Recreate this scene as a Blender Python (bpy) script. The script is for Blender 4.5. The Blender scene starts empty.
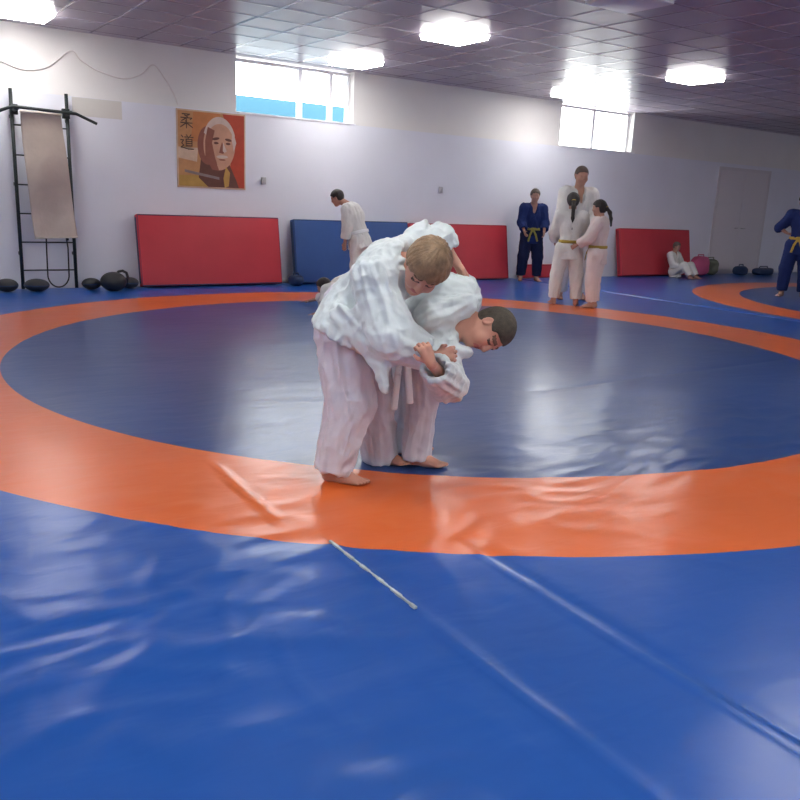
import bpy, bmesh, math, random
import numpy as np
from mathutils import Matrix, Vector

# ------------------------------------------------------------------ camera, world, lights, exposure
SC = bpy.context.scene
COL = SC.collection
EYE = np.array([0.0, 0.0, 1.3])
CR = np.array([0.8270, -0.5606, 0.0426]); CF = np.array([0.5534, 0.7983, -0.2378]); CU = np.array([0.0993, 0.2202, 0.9704])
FPX = 812.8
cam_d = bpy.data.cameras.new('camera'); cam = bpy.data.objects.new('camera', cam_d); COL.objects.link(cam)
cam_d.sensor_width = 36; cam_d.lens = 36 * FPX / 800; cam_d.clip_start = 0.05
cam.matrix_world = Matrix(((CR[0], CU[0], -CF[0], EYE[0]), (CR[1], CU[1], -CF[1], EYE[1]), (CR[2], CU[2], -CF[2], EYE[2]), (0, 0, 0, 1)))
SC.camera = cam
SC.view_settings.view_transform = 'Standard'; SC.view_settings.look = 'None'
SC.view_settings.exposure = 0.18; SC.view_settings.gamma = 1; SC.view_settings.use_curve_mapping = False

SKY = 13.0          # overcast sky through the windows
PANEL = 27.0       # LED panels
WD = bpy.data.worlds.new('overcast'); SC.world = WD; WD.use_nodes = True
_nt = WD.node_tree; _bg = _nt.nodes['Background']
_bg.inputs[0].default_value = (1.0, 1.0, .98, 1); _bg.inputs[1].default_value = SKY
WALL_Y = 11.40; CEIL = 3.19; LEDGE = 2.41; LX, RX, BY = -2.4, 20.6, -3.2
WINS = [(4.90, 6.84), (11.32, 13.32)]
for (x0, x1) in WINS:      # sampling portals in the two openings
    ld = bpy.data.lights.new('window_portal', 'AREA'); lo = bpy.data.objects.new('window_portal', ld); COL.objects.link(lo)
    ld.shape = 'RECTANGLE'; ld.size = x1 - x0; ld.size_y = CEIL - LEDGE - .02; ld.cycles.is_portal = True
    lo.location = ((x0 + x1) / 2, WALL_Y + .3, (CEIL + LEDGE) / 2); lo.rotation_euler = (-math.pi / 2, 0, 0)

# ------------------------------------------------------------------ materials
def mat(name, col, rough=.6, spec=.4, metal=0., emit=None, estr=0., coat=0., sheen=0., bump=None, var=None, sss=0.):
    """bump=(scale,strength[,detail]); var=(scale,amount) gentle tone variation"""
    m = bpy.data.materials.new(name); m.use_nodes = True; nt = m.node_tree; b = nt.nodes['Principled BSDF']
    b.inputs['Base Color'].default_value = (*col, 1); b.inputs['Roughness'].default_value = rough
    b.inputs['Specular IOR Level'].default_value = spec; b.inputs['Metallic'].default_value = metal
    b.inputs['Coat Weight'].default_value = coat; b.inputs['Sheen Weight'].default_value = sheen
    if sss: b.inputs['Subsurface Weight'].default_value = sss; b.inputs['Subsurface Scale'].default_value = .01
    if emit: b.inputs['Emission Color'].default_value = (*emit, 1); b.inputs['Emission Strength'].default_value = estr
    tc = nt.nodes.new('ShaderNodeTexCoord')
    if var:
        n = nt.nodes.new('ShaderNodeTexNoise'); n.inputs['Scale'].default_value = var[0]; n.inputs['Detail'].default_value = 4
        nt.links.new(tc.outputs['Object'], n.inputs['Vector'])
        r = nt.nodes.new('ShaderNodeMapRange'); r.inputs[3].default_value = 1 - var[1]; r.inputs[4].default_value = 1 + var[1]
        r.inputs[1].default_value = .3; r.inputs[2].default_value = .7
        nt.links.new(n.outputs[0], r.inputs[0])
        v = nt.nodes.new('ShaderNodeVectorMath'); v.operation = 'SCALE'; v.inputs[0].default_value = col
        nt.links.new(r.outputs[0], v.inputs['Scale']); nt.links.new(v.outputs[0], b.inputs['Base Color'])
    if bump:
        n = nt.nodes.new('ShaderNodeTexNoise'); n.inputs['Scale'].default_value = bump[0]; n.inputs['Detail'].default_value = bump[2] if len(bump) > 2 else 3
        nt.links.new(tc.outputs['Object'], n.inputs['Vector'])
        bp = nt.nodes.new('ShaderNodeBump'); bp.inputs['Strength'].default_value = bump[1]; bp.inputs['Distance'].default_value = .01
        nt.links.new(n.outputs[0], bp.inputs['Height']); nt.links.new(bp.outputs[0], b.inputs['Normal'])
    return m

M = {}
M['wall_low'] = mat('wall_paint_low', (.70, .71, .77), .55, .3, bump=(60, .12), var=(1.2, .03))
M['wall_up'] = mat('wall_paint_up', (.72, .70, .68), .6, .3, bump=(60, .12), var=(1.5, .03))
M['patch'] = mat('patch_paint', (.60, .58, .54), .7, .2)
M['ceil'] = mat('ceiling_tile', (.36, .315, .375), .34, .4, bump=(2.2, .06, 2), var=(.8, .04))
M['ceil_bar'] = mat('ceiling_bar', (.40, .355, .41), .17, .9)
M['floor'] = mat('concrete', (.30, .29, .28), .8, .2, var=(3, .1))
M['frame'] = mat('window_frame_white', (.85, .86, .88), .35, .4)
M['door'] = mat('door_paint', (.62, .59, .61), .5, .3, bump=(30, .1))
M['doorfr'] = mat('door_frame_paint', (.58, .55, .57), .5, .3)
M['panel'] = mat('led_diffuser', (.9, .9, .9), .5, .3, emit=(1, .975, .95), estr=PANEL)
M['panel_off'] = mat('led_diffuser_off', (.85, .85, .85), .5, .3)
M['panelfr'] = mat('panel_rim', (.85, .85, .85), .4, .4, emit=(1, .98, .95), estr=2.5)
M['red'] = mat('red_vinyl', (.50, .035, .05), .42, .4, bump=(9, .15), var=(2.5, .06))
M['reddark'] = mat('dark_red_vinyl', (.25, .02, .035), .45, .4)
M['blue'] = mat('blue_vinyl', (.03, .085, .26), .42, .4, bump=(9, .15), var=(2.5, .06))
M['navy'] = mat('navy_vinyl', (.02, .04, .10), .5, .3)
M['gi'] = mat('white_cotton', (.66, .74, .745), .9, .15, sheen=.2, bump=(420, .25), var=(7, .03))
M['gi_pants'] = mat('white_cotton_trousers', (.64, .63, .69), .9, .15, sheen=.2, bump=(420, .2), var=(7, .03))
M['gi_far'] = mat('cream_cotton', (.66, .66, .64), .9, .15, bump=(300, .2), var=(7, .04))
M['gi_pink'] = mat('pinkish_cotton', (.72, .62, .60), .9, .15, bump=(300, .2), var=(7, .04))
M['gi_blue'] = mat('blue_cotton', (.016, .028, .11), .9, .12, bump=(300, .2), var=(7, .06))
M['gi_navy'] = mat('navy_cotton', (.012, .017, .05), .9, .12, bump=(300, .2), var=(7, .06))
M['belt_white'] = mat('white_belt', (.82, .83, .84), .85, .15, bump=(300, .3))
M['belt_yellow'] = mat('yellow_belt', (.40, .28, .06), .85, .15, bump=(300, .3))
M['belt_olive'] = mat('olive_yellow_belt', (.24, .22, .06), .85, .15, bump=(300, .3))
M['belt_black'] = mat('black_belt', (.02, .02, .022), .85, .15, bump=(300, .3))
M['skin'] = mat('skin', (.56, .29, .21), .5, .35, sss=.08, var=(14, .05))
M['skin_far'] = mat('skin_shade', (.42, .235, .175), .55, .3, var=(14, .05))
M['lips'] = mat('lips', (.47, .17, .15), .45, .35)
M['eye'] = mat('eyelid_lash', (.10, .055, .045), .5, .3)
M['brow'] = mat('eyebrow', (.16, .10, .07), .8, .2)
M['hair_fair'] = mat('fair_brown_hair', (.24, .155, .085), .5, .45, bump=(160, .5), var=(30, .35))
M['hair_dark'] = mat('dark_short_hair', (.065, .055, .04), .65, .35, bump=(260, .6), var=(40, .3))
M['hair_black'] = mat('black_hair', (.02, .016, .015), .5, .4, bump=(150, .4))
M['hair_grey'] = mat('grey_brown_hair', (.12, .095, .08), .7, .3, bump=(150, .4))
M['metal_dark'] = mat('dark_steel', (.018, .026, .026), .45, .5, metal=.3)
M['iron'] = mat('black_iron', (.016, .017, .02), .5, .5, bump=(40, .15))
M['canvas'] = mat('beige_canvas', (.54, .46, .39), .9, .1, bump=(25, .4), var=(5, .07))
M['canvas_edge'] = mat('pale_hem', (.62, .57, .48), .9, .1)
M['cord'] = mat('black_cord', (.02, .02, .022), .7, .3)
M['cable'] = mat('pinkish_cable', (.66, .60, .58), .6, .3)
M['plastic'] = mat('grey_plastic', (.42, .42, .43), .5, .4)
M['scuff'] = mat('scuffed_vinyl', (.48, .53, .52), .4, .4, var=(20, .3))
M['pink'] = mat('pink_nylon', (.50, .09, .20), .6, .3, bump=(30, .3))
M['olive'] = mat('olive_nylon', (.13, .14, .10), .7, .3, bump=(30, .3))
M['outblue'] = mat('blue_paint_outside', (.035, .10, .145), .7, .2)

# poster inks
for n_, c_ in dict(tan=(.50, .25, .11), orange=(.52, .20, .07), redor=(.42, .055, .025), face=(.54, .29, .19), shade=(.25, .09, .06),
                   white=(.58, .45, .38), brown=(.14, .055, .04), mustard=(.46, .27, .07), grey=(.24, .19, .18), ink=(.10, .06, .04), paper=(.58, .42, .30)).items():
    M['ink_' + n_] = mat('poster_' + n_, c_, .5, .3, var=(9, .10))

def mat_glass():
    m = bpy.data.materials.new('window_glass'); m.use_nodes = True; nt = m.node_tree; nt.nodes.clear()
    o = nt.nodes.new('ShaderNodeOutputMaterial'); t = nt.nodes.new('ShaderNodeBsdfTransparent'); g = nt.nodes.new('ShaderNodeBsdfGlossy')
    t.inputs[0].default_value = (.95, .97, .97, 1); g.inputs['Roughness'].default_value = .02
    fr = nt.nodes.new('ShaderNodeFresnel'); fr.inputs[0].default_value = 1.2
    mx = nt.nodes.new('ShaderNodeMixShader'); nt.links.new(fr.outputs[0], mx.inputs[0]); nt.links.new(t.outputs[0], mx.inputs[1]); nt.links.new(g.outputs[0], mx.inputs[2])
    nt.links.new(mx.outputs[0], o.inputs[0]); return m
M['glass'] = mat_glass()

def mat_tatami(name, rin, rout):
    """blue wrestling vinyl with an orange ring centred on the object's origin"""
    m = mat(name, (.02, .07, .30), .30, .36); nt = m.node_tree; b = nt.nodes['Principled BSDF']; L = nt.links.new
    tc = nt.nodes.new('ShaderNodeTexCoord')
    sep = nt.nodes.new('ShaderNodeSeparateXYZ'); L(tc.outputs['Object'], sep.inputs[0])
    cmb = nt.nodes.new('ShaderNodeCombineXYZ'); L(sep.outputs[0], cmb.inputs[0]); L(sep.outputs[1], cmb.inputs[1])
    ln = nt.nodes.new('ShaderNodeVectorMath'); ln.operation = 'LENGTH'; L(cmb.outputs[0], ln.inputs[0])
    def cmpv(op, v):
        c = nt.nodes.new('ShaderNodeMath'); c.operation = op; L(ln.outputs['Value'], c.inputs[0]); c.inputs[1].default_value = v; return c
    a, c = cmpv('GREATER_THAN', rin), cmpv('LESS_THAN', rout)
    mu = nt.nodes.new('ShaderNodeMath'); mu.operation = 'MULTIPLY'; L(a.outputs[0], mu.inputs[0]); L(c.outputs[0], mu.inputs[1])
    inn = cmpv('LESS_THAN', rin)
    m0 = nt.nodes.new('ShaderNodeMix'); m0.data_type = 'RGBA'; L(inn.outputs[0], m0.inputs[0])
    m0.inputs[6].default_value = BLUE_OUT; m0.inputs[7].default_value = BLUE_IN
    mx = nt.nodes.new('ShaderNodeMix'); mx.data_type = 'RGBA'; L(mu.outputs[0], mx.inputs[0]); L(m0.outputs[2], mx.inputs[6]); mx.inputs[7].default_value = ORANGE
    n = nt.nodes.new('ShaderNodeTexNoise'); n.inputs['Scale'].default_value = 1.1; n.inputs['Detail'].default_value = 2; L(tc.outputs['Object'], n.inputs['Vector'])
    r = nt.nodes.new('ShaderNodeMapRange'); r.inputs[1].default_value = .1; r.inputs[2].default_value = .9; r.inputs[3].default_value = .88; r.inputs[4].default_value = 1.12; L(n.outputs[0], r.inputs[0])
    sc = nt.nodes.new('ShaderNodeVectorMath'); sc.operation = 'SCALE'; L(mx.outputs[2], sc.inputs[0]); L(r.outputs[0], sc.inputs['Scale'])
    L(sc.outputs[0], b.inputs['Base Color'])
    b.inputs['Roughness'].default_value = .28
    n2 = nt.nodes.new('ShaderNodeTexNoise'); n2.inputs['Scale'].default_value = 5.5; n2.inputs['Detail'].default_value = 2.5; n2.inputs['Distortion'].default_value = .4
    mp = nt.nodes.new('ShaderNodeMapping'); mp.inputs['Rotation'].default_value = (0, 0, .25); mp.inputs['Scale'].default_value = (.75, 1.5, 1); L(tc.outputs['Object'], mp.inputs[0]); L(mp.outputs[0], n2.inputs['Vector'])
    bp = nt.nodes.new('ShaderNodeBump'); bp.inputs['Strength'].default_value = .35; bp.inputs['Distance'].default_value = .008; L(n2.outputs[0], bp.inputs['Height'])
    L(bp.outputs[0], b.inputs['Normal'])
    return m
ORANGE = (.66, .135, .03, 1); BLUE_OUT = (.013, .084, .35, 1); BLUE_IN = (.020, .062, .21, 1)

# ------------------------------------------------------------------ mesh helpers
class MB:
    def __init__(s): s.v = []; s.f = []; s.m = []; s.mats = []
    def mi(s, m):
        if m not in s.mats: s.mats.append(m)
        return s.mats.index(m)
    def add(s, vs, fs, m):
        o = len(s.v); s.v += [tuple(map(float, v)) for v in vs]; k = s.mi(m)
        for f in fs: s.f.append([i + o for i in f]); s.m.append(k)
    def box(s, lo, hi, m, xf=None):
        (x0, y0, z0), (x1, y1, z1) = lo, hi
        vs = [(x0, y0, z0), (x1, y0, z0), (x1, y1, z0), (x0, y1, z0), (x0, y0, z1), (x1, y0, z1), (x1, y1, z1), (x0, y1, z1)]
        if xf: vs = [xf @ Vector(v) for v in vs]
        s.add(vs, [(0, 3, 2, 1), (4, 5, 6, 7), (0, 1, 5, 4), (1, 2, 6, 5), (2, 3, 7, 6), (3, 0, 4, 7)], m)
    def tube(s, pts, r, m, n=10, closed=False):
        pts = [Vector(p) for p in pts]; N = len(pts); rs = r if isinstance(r, (list, tuple)) else [r] * N
        vs, fs = [], []; up = None
        for i, p in enumerate(pts):
            a = pts[(i - 1) % N] if (closed or i > 0) else p; b = pts[(i + 1) % N] if (closed or i < N - 1) else p
            d = (b - a).normalized()
            if up is None: up = d.orthogonal().normalized()
            up = (up - d * up.dot(d)).normalized(); w = d.cross(up)
            for k in range(n):
                t = 2 * math.pi * k / n; vs.append(p + (up * math.cos(t) + w * math.sin(t)) * rs[i])
        for i in range(N if closed else N - 1):
            j = (i + 1) % N
            for k in range(n): fs.append((i * n + k, i * n + (k + 1) % n, j * n + (k + 1) % n, j * n + k))
        if not closed:
            fs.append(tuple(range(n - 1, -1, -1))); fs.append(tuple((N - 1) * n + k for k in range(n)))
        s.add(vs, fs, m)
    def lathe(s, prof, m, c=(0, 0, 0), n=28, xf=None):
        vs, fs = [], []
        for (r, z) in prof:
            for k in range(n):
                t = 2 * math.pi * k / n; v = Vector((r * math.cos(t), r * math.sin(t), z))
                if xf: v = xf @ v
                vs.append(v + Vector(c))
        for i in range(len(prof) - 1):
            for k in range(n): fs.append((i * n + k, i * n + (k + 1) % n, (i + 1) * n + (k + 1) % n, (i + 1) * n + k))
        fs.append(tuple(range(n - 1, -1, -1))); fs.append(tuple((len(prof) - 1) * n + k for k in range(n)))
        s.add(vs, fs, m)
    def build(s, name, parent=None, smooth=False, bevel=0., loc=(0, 0, 0), seg=2):
        me = bpy.data.meshes.new(name); me.from_pydata(s.v, [], s.f); me.update()
        for m in s.mats: me.materials.append(M[m] if isinstance(m, str) else m)
        me.polygons.foreach_set('material_index', s.m)
        if smooth: me.polygons.foreach_set('use_smooth', [True] * len(me.polygons))
        if bevel:
            bm = bmesh.new(); bm.from_mesh(me)
            bmesh.ops.bevel(bm, geom=bm.edges[:], offset=bevel, segments=seg, affect='EDGES', profile=.6)
            for f in bm.faces: f.smooth = True
            bm.to_mesh(me); bm.free()
        o = bpy.data.objects.new(name, me); COL.objects.link(o); o.location = loc
        if parent: o.parent = parent
        return o

def tag(o, label=None, cat=None, group=None, kind=None):
    if label: o['label'] = label
    if cat: o['category'] = cat
    if group: o['group'] = group
    if kind: o['kind'] = kind
    return o
def empty(name, loc, label, cat, group=None, rz=0):
    o = bpy.data.objects.new(name, None); COL.objects.link(o); o.location = loc; o.rotation_euler = (0, 0, rz); o.empty_display_size = .1
    return tag(o, label, cat, group)
def struct(mb, name, parent=None, **k): return tag(mb.build(name, parent, **k), kind='structure')

# vectorised gradient noise
_rng = np.random.RandomState(7); _perm = _rng.permutation(256); _perm = np.concatenate([_perm, _perm, _perm])
_g = _rng.normal(size=(256, 3)); _g /= np.linalg.norm(_g, axis=1)[:, None]
def noise(P):
    P = np.asarray(P, float); I = np.floor(P).astype(int); F = P - I; I &= 255
    W = F * F * F * (F * (F * 6 - 15) + 10); out = 0
    for dx in (0, 1):
        for dy in (0, 1):
            for dz in (0, 1):
                h = _perm[_perm[_perm[(I[:, 0] + dx) & 255] + ((I[:, 1] + dy) & 255)] + ((I[:, 2] + dz) & 255)]
                gdot = (_g[h] * (F - (dx, dy, dz))).sum(1)
                w = (W[:, 0] if dx else 1 - W[:, 0]) * (W[:, 1] if dy else 1 - W[:, 1]) * (W[:, 2] if dz else 1 - W[:, 2])
                out = out + gdot * w
    return out * 1.6

# ------------------------------------------------------------------ room
def build_room():
    mb = MB(); mb.box((LX - .2, BY - .2, -.35), (RX + .2, WALL_Y + .4, -.05), 'floor'); struct(mb, 'floor')
    mb = MB(); mb.box((LX - .2, BY - .2, CEIL + .006), (RX + .2, WALL_Y + .36, CEIL + .2), 'ceil'); struct(mb, 'ceiling')
    mb = MB(); p = .583                                    # raised bars of the 60 cm tile grid
    x = 5.82 - 14 * p
    while x < RX:
        mb.box((x - .014, BY, CEIL + .0035), (x + .014, WALL_Y, CEIL + .008), 'ceil_bar'); x += p
    y = 7.76 - 18 * p
    while y < WALL_Y:
        mb.box((LX, y - .014, CEIL + .0035), (RX, y + .014, CEIL + .008), 'ceil_bar'); y += p
    struct(mb, 'trim_1')
    # back wall: thick lower wall, thinner upper wall broken by the two windows
    mb = MB(); mb.box((LX - .2, WALL_Y, -.05), (RX + .2, WALL_Y + .36, LEDGE), 'wall_low')
    xs = [LX - .2] + [v for w in WINS for v in w] + [RX + .2]
    for a, b in zip(xs[::2], xs[1::2]): mb.box((a, WALL_Y + .09, LEDGE), (b, WALL_Y + .36, CEIL + .006), 'wall_up')
    mb.box((2.64, WALL_Y - .004, 2.18), (3.26, WALL_Y, LEDGE - .005), 'patch')
    struct(mb, 'wall_back')
    for nm, lo, hi in (('wall_left', (LX - .2, BY - .2, -.05), (LX, WALL_Y, CEIL + .006)), ('wall_right', (RX, BY - .2, -.05), (RX + .2, WALL_Y, CEIL + .006)),
                       ('wall_front', (LX, BY - .2, -.05), (RX, BY, CEIL + .006))):
        mb = MB(); mb.box(lo, hi, 'wall_low'); struct(mb, nm)
    # windows
    for i, (x0, x1) in enumerate(WINS):
        z0, z1 = LEDGE, CEIL - .01; y0, y1 = WALL_Y + .22, WALL_Y + .29; f = .045
        r = empty('window_%d' % (i + 1), ((x0 + x1) / 2, y0, z0), None, None); r['kind'] = 'structure'
        O = Vector(r.location); mb = MB()
        def bx(a, b, m='frame'): mb.box(Vector(a) - O, Vector(b) - O, m)
        bx((x0, y0, z0), (x1, y1, z0 + f)); bx((x0, y0, z1 - f), (x1, y1, z1)); bx((x0, y0, z0 + f), (x0 + f, y1, z1 - f)); bx((x1 - f, y0, z0 + f), (x1, y1, z1 - f))
        ms = [x0 + (x1 - x0) * .56, x0 + (x1 - x0) * .83] if i == 0 else [x0 + (x1 - x0) * .5]
        for m_ in ms: bx((m_ - .035, y0, z0 + f), (m_ + .035, y1, z1 - f))
        mb.build('window_frame', r)
        for a, b in zip([x0] + ms, ms + [x1]):
            mb = MB(); mb.box(Vector((a + .03, y0 + .03, z0 + f - .01)) - O, Vector((b - .03, y0 + .036, z1 - f + .01)) - O, 'glass'); mb.build('pane', r)
        mb = MB(); mb.box(Vector((x0 + .002, WALL_Y - .015, LEDGE)) - O, Vector((x1 - .002, y0, LEDGE + .018)) - O, 'frame'); mb.build('window_sill', r)
    # double door far right
    x0, x1, zt = 16.2, 18.0, 2.26
    r = empty('door_1', ((x0 + x1) / 2, WALL_Y, 0), None, None); r['kind'] = 'structure'; c = (x0 + x1) / 2
    mb = MB()
    mb.box((x0 - c - .07, -.03, 0), (x0 - c, .0, zt + .07), 'doorfr'); mb.box((x1 - c, -.03, 0), (x1 - c + .07, 0, zt + .07), 'doorfr'); mb.box((x0 - c, -.03, zt), (x1 - c, 0, zt + .07), 'doorfr')
    mb.build('door_frame', r)
    for a, b, hx in ((x0 - c, -.004, -.09), (.004, x1 - c, .09)):
        mb = MB(); mb.box((a, -.02, .01), (b, -.001, zt), 'door'); lf = mb.build('door_leaf', r)
        mb = MB(); mb.tube([(hx, -.02, 1.02), (hx, -.06, 1.02), (hx * 2.2, -.06, 1.02)], .01, 'plastic'); mb.build('door_handle', lf, smooth=True)
    # skirting
    mb = MB(); mb.box((LX, WALL_Y - .015, -.05), (16.12, WALL_Y, .06), 'wall_low'); mb.box((18.08, WALL_Y - .015, -.05), (RX, WALL_Y, .06), 'wall_low'); struct(mb, 'baseboard_back')
build_room()

def ceiling_light(x, y, on, label, w=.56, grp='square ceiling light panels'):
    r = empty('ceiling_light', (x, y, CEIL - .005), label, 'ceiling light', grp); h = w / 2
    mb = MB(); mb.box((-h - .012, -h - .012, -.02), (h + .012, h + .012, .004), 'panelfr' if on else 'panel_off'); mb.build('rim', r, bevel=.003)
    mb = MB(); mb.box((-h, -h, -.055), (h, h, -.019), 'panel' if on else 'panel_off'); mb.build('diffuser', r, bevel=.008)
XS = (1.98, 6.12, 10.32, 14.52, 18.7)
for y in (8.0, 5.5, 2.9, .3): ceiling_light(-1.4, y, True, 'unseen lit ceiling panel added to brighten the left side', grp='ceiling panels outside the picture')  # added unseen panels off the grid, brightening the left of the hall
seen = {(6.12, 8.05): 'lit square ceiling panel nearest the camera above the two wrestling boys', (10.32, 7.88): 'lit square ceiling panel on the right over the right half of the ring',
        (6.30, 10.55): 'lit square ceiling panel at the right end of the left window', (10.55, 10.44): 'lit square ceiling panel at the left end of the right window',
        (1.98, 10.62): 'lit ceiling panel at upper left above the wall ladder', (6.20, 5.55): 'unlit ceiling panel at the top edge of the picture'}
for (x, y), lb in seen.items(): ceiling_light(x, y, 'unlit' not in lb, lb)
for x in XS:                                               # unseen panels along the grid; right columns and rear row added for brightness
    for y in (2.9, .3, -2.2):
        if 8 < x < 12 and y > 2: continue
        ceiling_light(x, y, True, 'unseen lit ceiling panel added to brighten the left side', grp='ceiling panels outside the picture')

# ------------------------------------------------------------------ wrestling mats
def wrestling_mat(cx, cy, x0, x1, y0, y1, rin, rout, label, step, main):
    nx, ny = int((x1 - x0) / step) + 1, int((y1 - y0) / step) + 1
    X, Y = np.meshgrid(np.linspace(x0, x1, nx), np.linspace(y0, y1, ny), indexing='ij'); x, y = X.ravel(), Y.ravel()
    def rid(px, py, s, pw=2.5): return np.clip(1.05 - np.sqrt(noise(np.stack([px, py, np.full_like(px, s)], 1)) ** 2 + .003) * 1.7, 0, 1) ** pw
    z = np.zeros_like(x)
    if main:
        wx = x + .25 * noise(np.stack([x * 1.1, y * 1.1, x * 0 + 3.3], 1)); wy = y + .25 * noise(np.stack([x * 1.1, y * 1.1, x * 0 + 9.1], 1))
        # crumpled vinyl in the near left, calmer elsewhere
        near = np.clip((2.9 - y) / .7, 0, 1) * np.clip((1.55 - x) / .5, 0, 1)
        z += near * (.010 * rid(wx * 1.0 + wy * .5, wy * 2.1 - wx * .3, .5, 4) + .006 * rid(wx * 2.6 - wy * 2.0, wy * 2.2 + wx * 1.3, 1.7) + .002 * noise(np.stack([wx * 1.3, wy * 1.3, x * 0], 1)) + .006 * rid(wx * 1.5 + wy * 2.5, wy * 4.2 - wx * 1.2, 8.3, 7) + .005 * rid(wx * 3.2 + wy * 1.0, wy * 2.0 - wx * 2.6, 12.3, 9))
        mid = np.exp(-((y - 2.6) / .75) ** 2)
        z += mid * (.0055 * rid(wx * 2.2 + wy * 1.5, wy * 5.0 - wx * 1.2, 4.2, 2) + .0022 * noise(np.stack([wx * 2.6, wy * 6, x * 0 + 1], 1)))
        z += .004 * noise(np.stack([wx * .9, wy * 1.6, x * 0 + 5], 1)) + .0007 * noise(np.stack([wx * 2.2 + wy, wy * 4.5, x * 0 + 2], 1))
        # two straight fold lines of the sheet running to the wall, and a cross fold through the circle
        g1 = np.exp(-np.abs(x - (1.385 + .03 * y)) / .018) * np.clip((2.75 - y) / .3, 0, 1); z += .010 * g1
        g2 = np.exp(-((x - (1.86 + .022 * y)) / .014) ** 2) * np.clip((2.4 - y) / .3, 0, 1); z += .006 * g2 - .004 * np.exp(-((x - (1.90 + .022 * y)) / .03) ** 2) * np.clip((2.4 - y) / .3, 0, 1)
        g3 = np.exp(-np.abs(y - 4.19 - .03 * noise(np.stack([x, x * 0, x * 0], 1))) / .05) * np.clip((x - 3.9) / .4, 0, 1) * np.clip((7.5 - x) / .5, 0, 1); z -= .007 * g3
        g4 = np.exp(-((x - (1.24 + .052 * y)) / .016) ** 2) * np.clip((y - 2.75) / .15, 0, 1) * np.clip((3.75 - y) / .3, 0, 1); z += .009 * g4
    else:
        z += .003 * noise(np.stack([x * .8, y * 1.2, x * 0], 1))
    e = np.minimum(np.minimum(x - x0, x1 - x), np.minimum(y - y0, y1 - y)); z = np.where(e < .03, np.minimum(z, 0) - .012 * (1 - e / .03) ** 2, z)
    V = np.stack([x - cx, y - cy, z], 1)
    # sides down to the floor
    ii = np.arange(nx * ny).reshape(nx, ny); F = np.stack([ii[:-1, :-1], ii[1:, :-1], ii[1:, 1:], ii[:-1, 1:]], -1).reshape(-1, 4)
    bd = np.concatenate([ii[:, 0], ii[-1, 1:], ii[-2::-1, -1], ii[0, -2:0:-1]]); n0 = len(V)
    low = V[bd].copy(); low[:, 2] = -.05; V = np.concatenate([V, low]); k = np.arange(len(bd)); k2 = (k + 1) % len(bd)
    F = np.concatenate([F, np.stack([bd[k2], bd[k], n0 + k, n0 + k2], 1)])
    o = mesh_np('wrestling_mat', V, F, [mat_tatami('mat_vinyl', rin, rout)]); o.location = (cx, cy, 0)
    return tag(o, label, 'wrestling mat')
def mesh_np(name, V, F, mats, mi=None, parent=None):
    me = bpy.data.meshes.new(name); me.vertices.add(len(V)); me.vertices.foreach_set('co', np.ascontiguousarray(V, np.float32).ravel())
    me.loops.add(F.size); me.loops.foreach_set('vertex_index', np.ascontiguousarray(F, np.int32).ravel())
    me.polygons.add(len(F)); me.polygons.foreach_set('loop_start', np.arange(0, F.size, 4, dtype=np.int32))
    for m in mats: me.materials.append(M[m] if isinstance(m, str) else m)
    if mi is not None: me.polygons.foreach_set('material_index', np.ascontiguousarray(mi, np.int32))
    me.update(calc_edges=True); me.validate()
    me.polygons.foreach_set('use_smooth', np.ones(len(me.polygons), bool))
    o = bpy.data.objects.new(name, me); COL.objects.link(o)
    if parent: o.parent = parent
    return o
wrestling_mat(4.365, 5.866, -1.6, 10.29, -.12, 11.36, 3.517, 4.434, 'large blue wrestling mat with an orange ring under the two boys in front', .024, True)
wrestling_mat(14.72, 5.40, 10.31, 20.4, -.12, 11.36, 3.50, 4.27, 'second blue wrestling mat at the right, its orange ring cut off by the frame', .08, False)

mb = MB(); n_ = 20
for k in range(n_):
    ya, yb = 2.54 - .60 * k / n_, 2.54 - .60 * (k + 1) / n_; xa, xb = 1.385 + .03 * ya, 1.385 + .03 * yb; w = .004 + .002 * math.sin(k * 1.7); z = .0165
    mb.box((xb - w - 1.45, yb - 2.25, z - .008), (xa + w - 1.45, ya - 2.25, z), 'scuff')
tag(mb.build('scuff_strip', loc=(1.45, 2.25, 0)), 'thin pale scuffed line along the fold of the front mat', 'scuff')  # thin strip standing for the paler scuffed line on the fold
# ------------------------------------------------------------------ crash mats against the wall
def gym_mat(x0, x1, h, th, lean, main, edge, label, grp='mats leaning on the back wall', y=None):
    yb = WALL_Y - th - lean - .03 if y is None else y
    r = empty('gym_mat', ((x0 + x1) / 2, yb, 0.004), label, 'mat', grp); w = (x1 - x0) / 2
    r.rotation_euler = (-math.atan2(lean, h) if lean else 0, 0, 0); r.location.z = .006 + th * math.sin(math.atan2(lean, h))
    mb = MB(); mb.box((-w, 0, 0), (w, th, h), main); mb.build('cover', r, bevel=.022, seg=3)
    mb = MB()
    for yy in (0.006, th - .006):
        mb.tube([(-w + .012, yy, .012), (w - .012, yy, .012), (w - .012, yy, h - .012), (-w + .012, yy, h - .012)], .009, edge, 8, closed=True)
    mb.build('piping', r, smooth=True)
    for s in (-1, 1):
        mb = MB(); mb.box((s * w - .004, .03, .04), (s * w + .004, th - .03, h - .04), edge); mb.build('side_panel', r)
    return r
gym_mat(3.36, 5.46, .97, .12, .16, 'red', 'navy', 'red gym mat at the left, between the wall ladder and the blue mat')
gym_mat(5.70, 7.80, .955, .12, .16, 'blue', 'navy', 'blue gym mat leaning on the wall behind the standing boy')
gym_mat(7.83, 9.96, .945, .12, .16, 'red', 'reddark', 'red gym mat leaning between the blue mat and the person in blue')
gym_mat(12.95, 15.15, .95, .12, .18, 'red', 'reddark', 'red gym mat at the right with a child sitting against it')
r_ = gym_mat(10.38, 12.25, .25, .10, .0, 'red', 'reddark', 'low red mat on edge behind the group of standing people', y=WALL_Y - .16)

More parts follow.
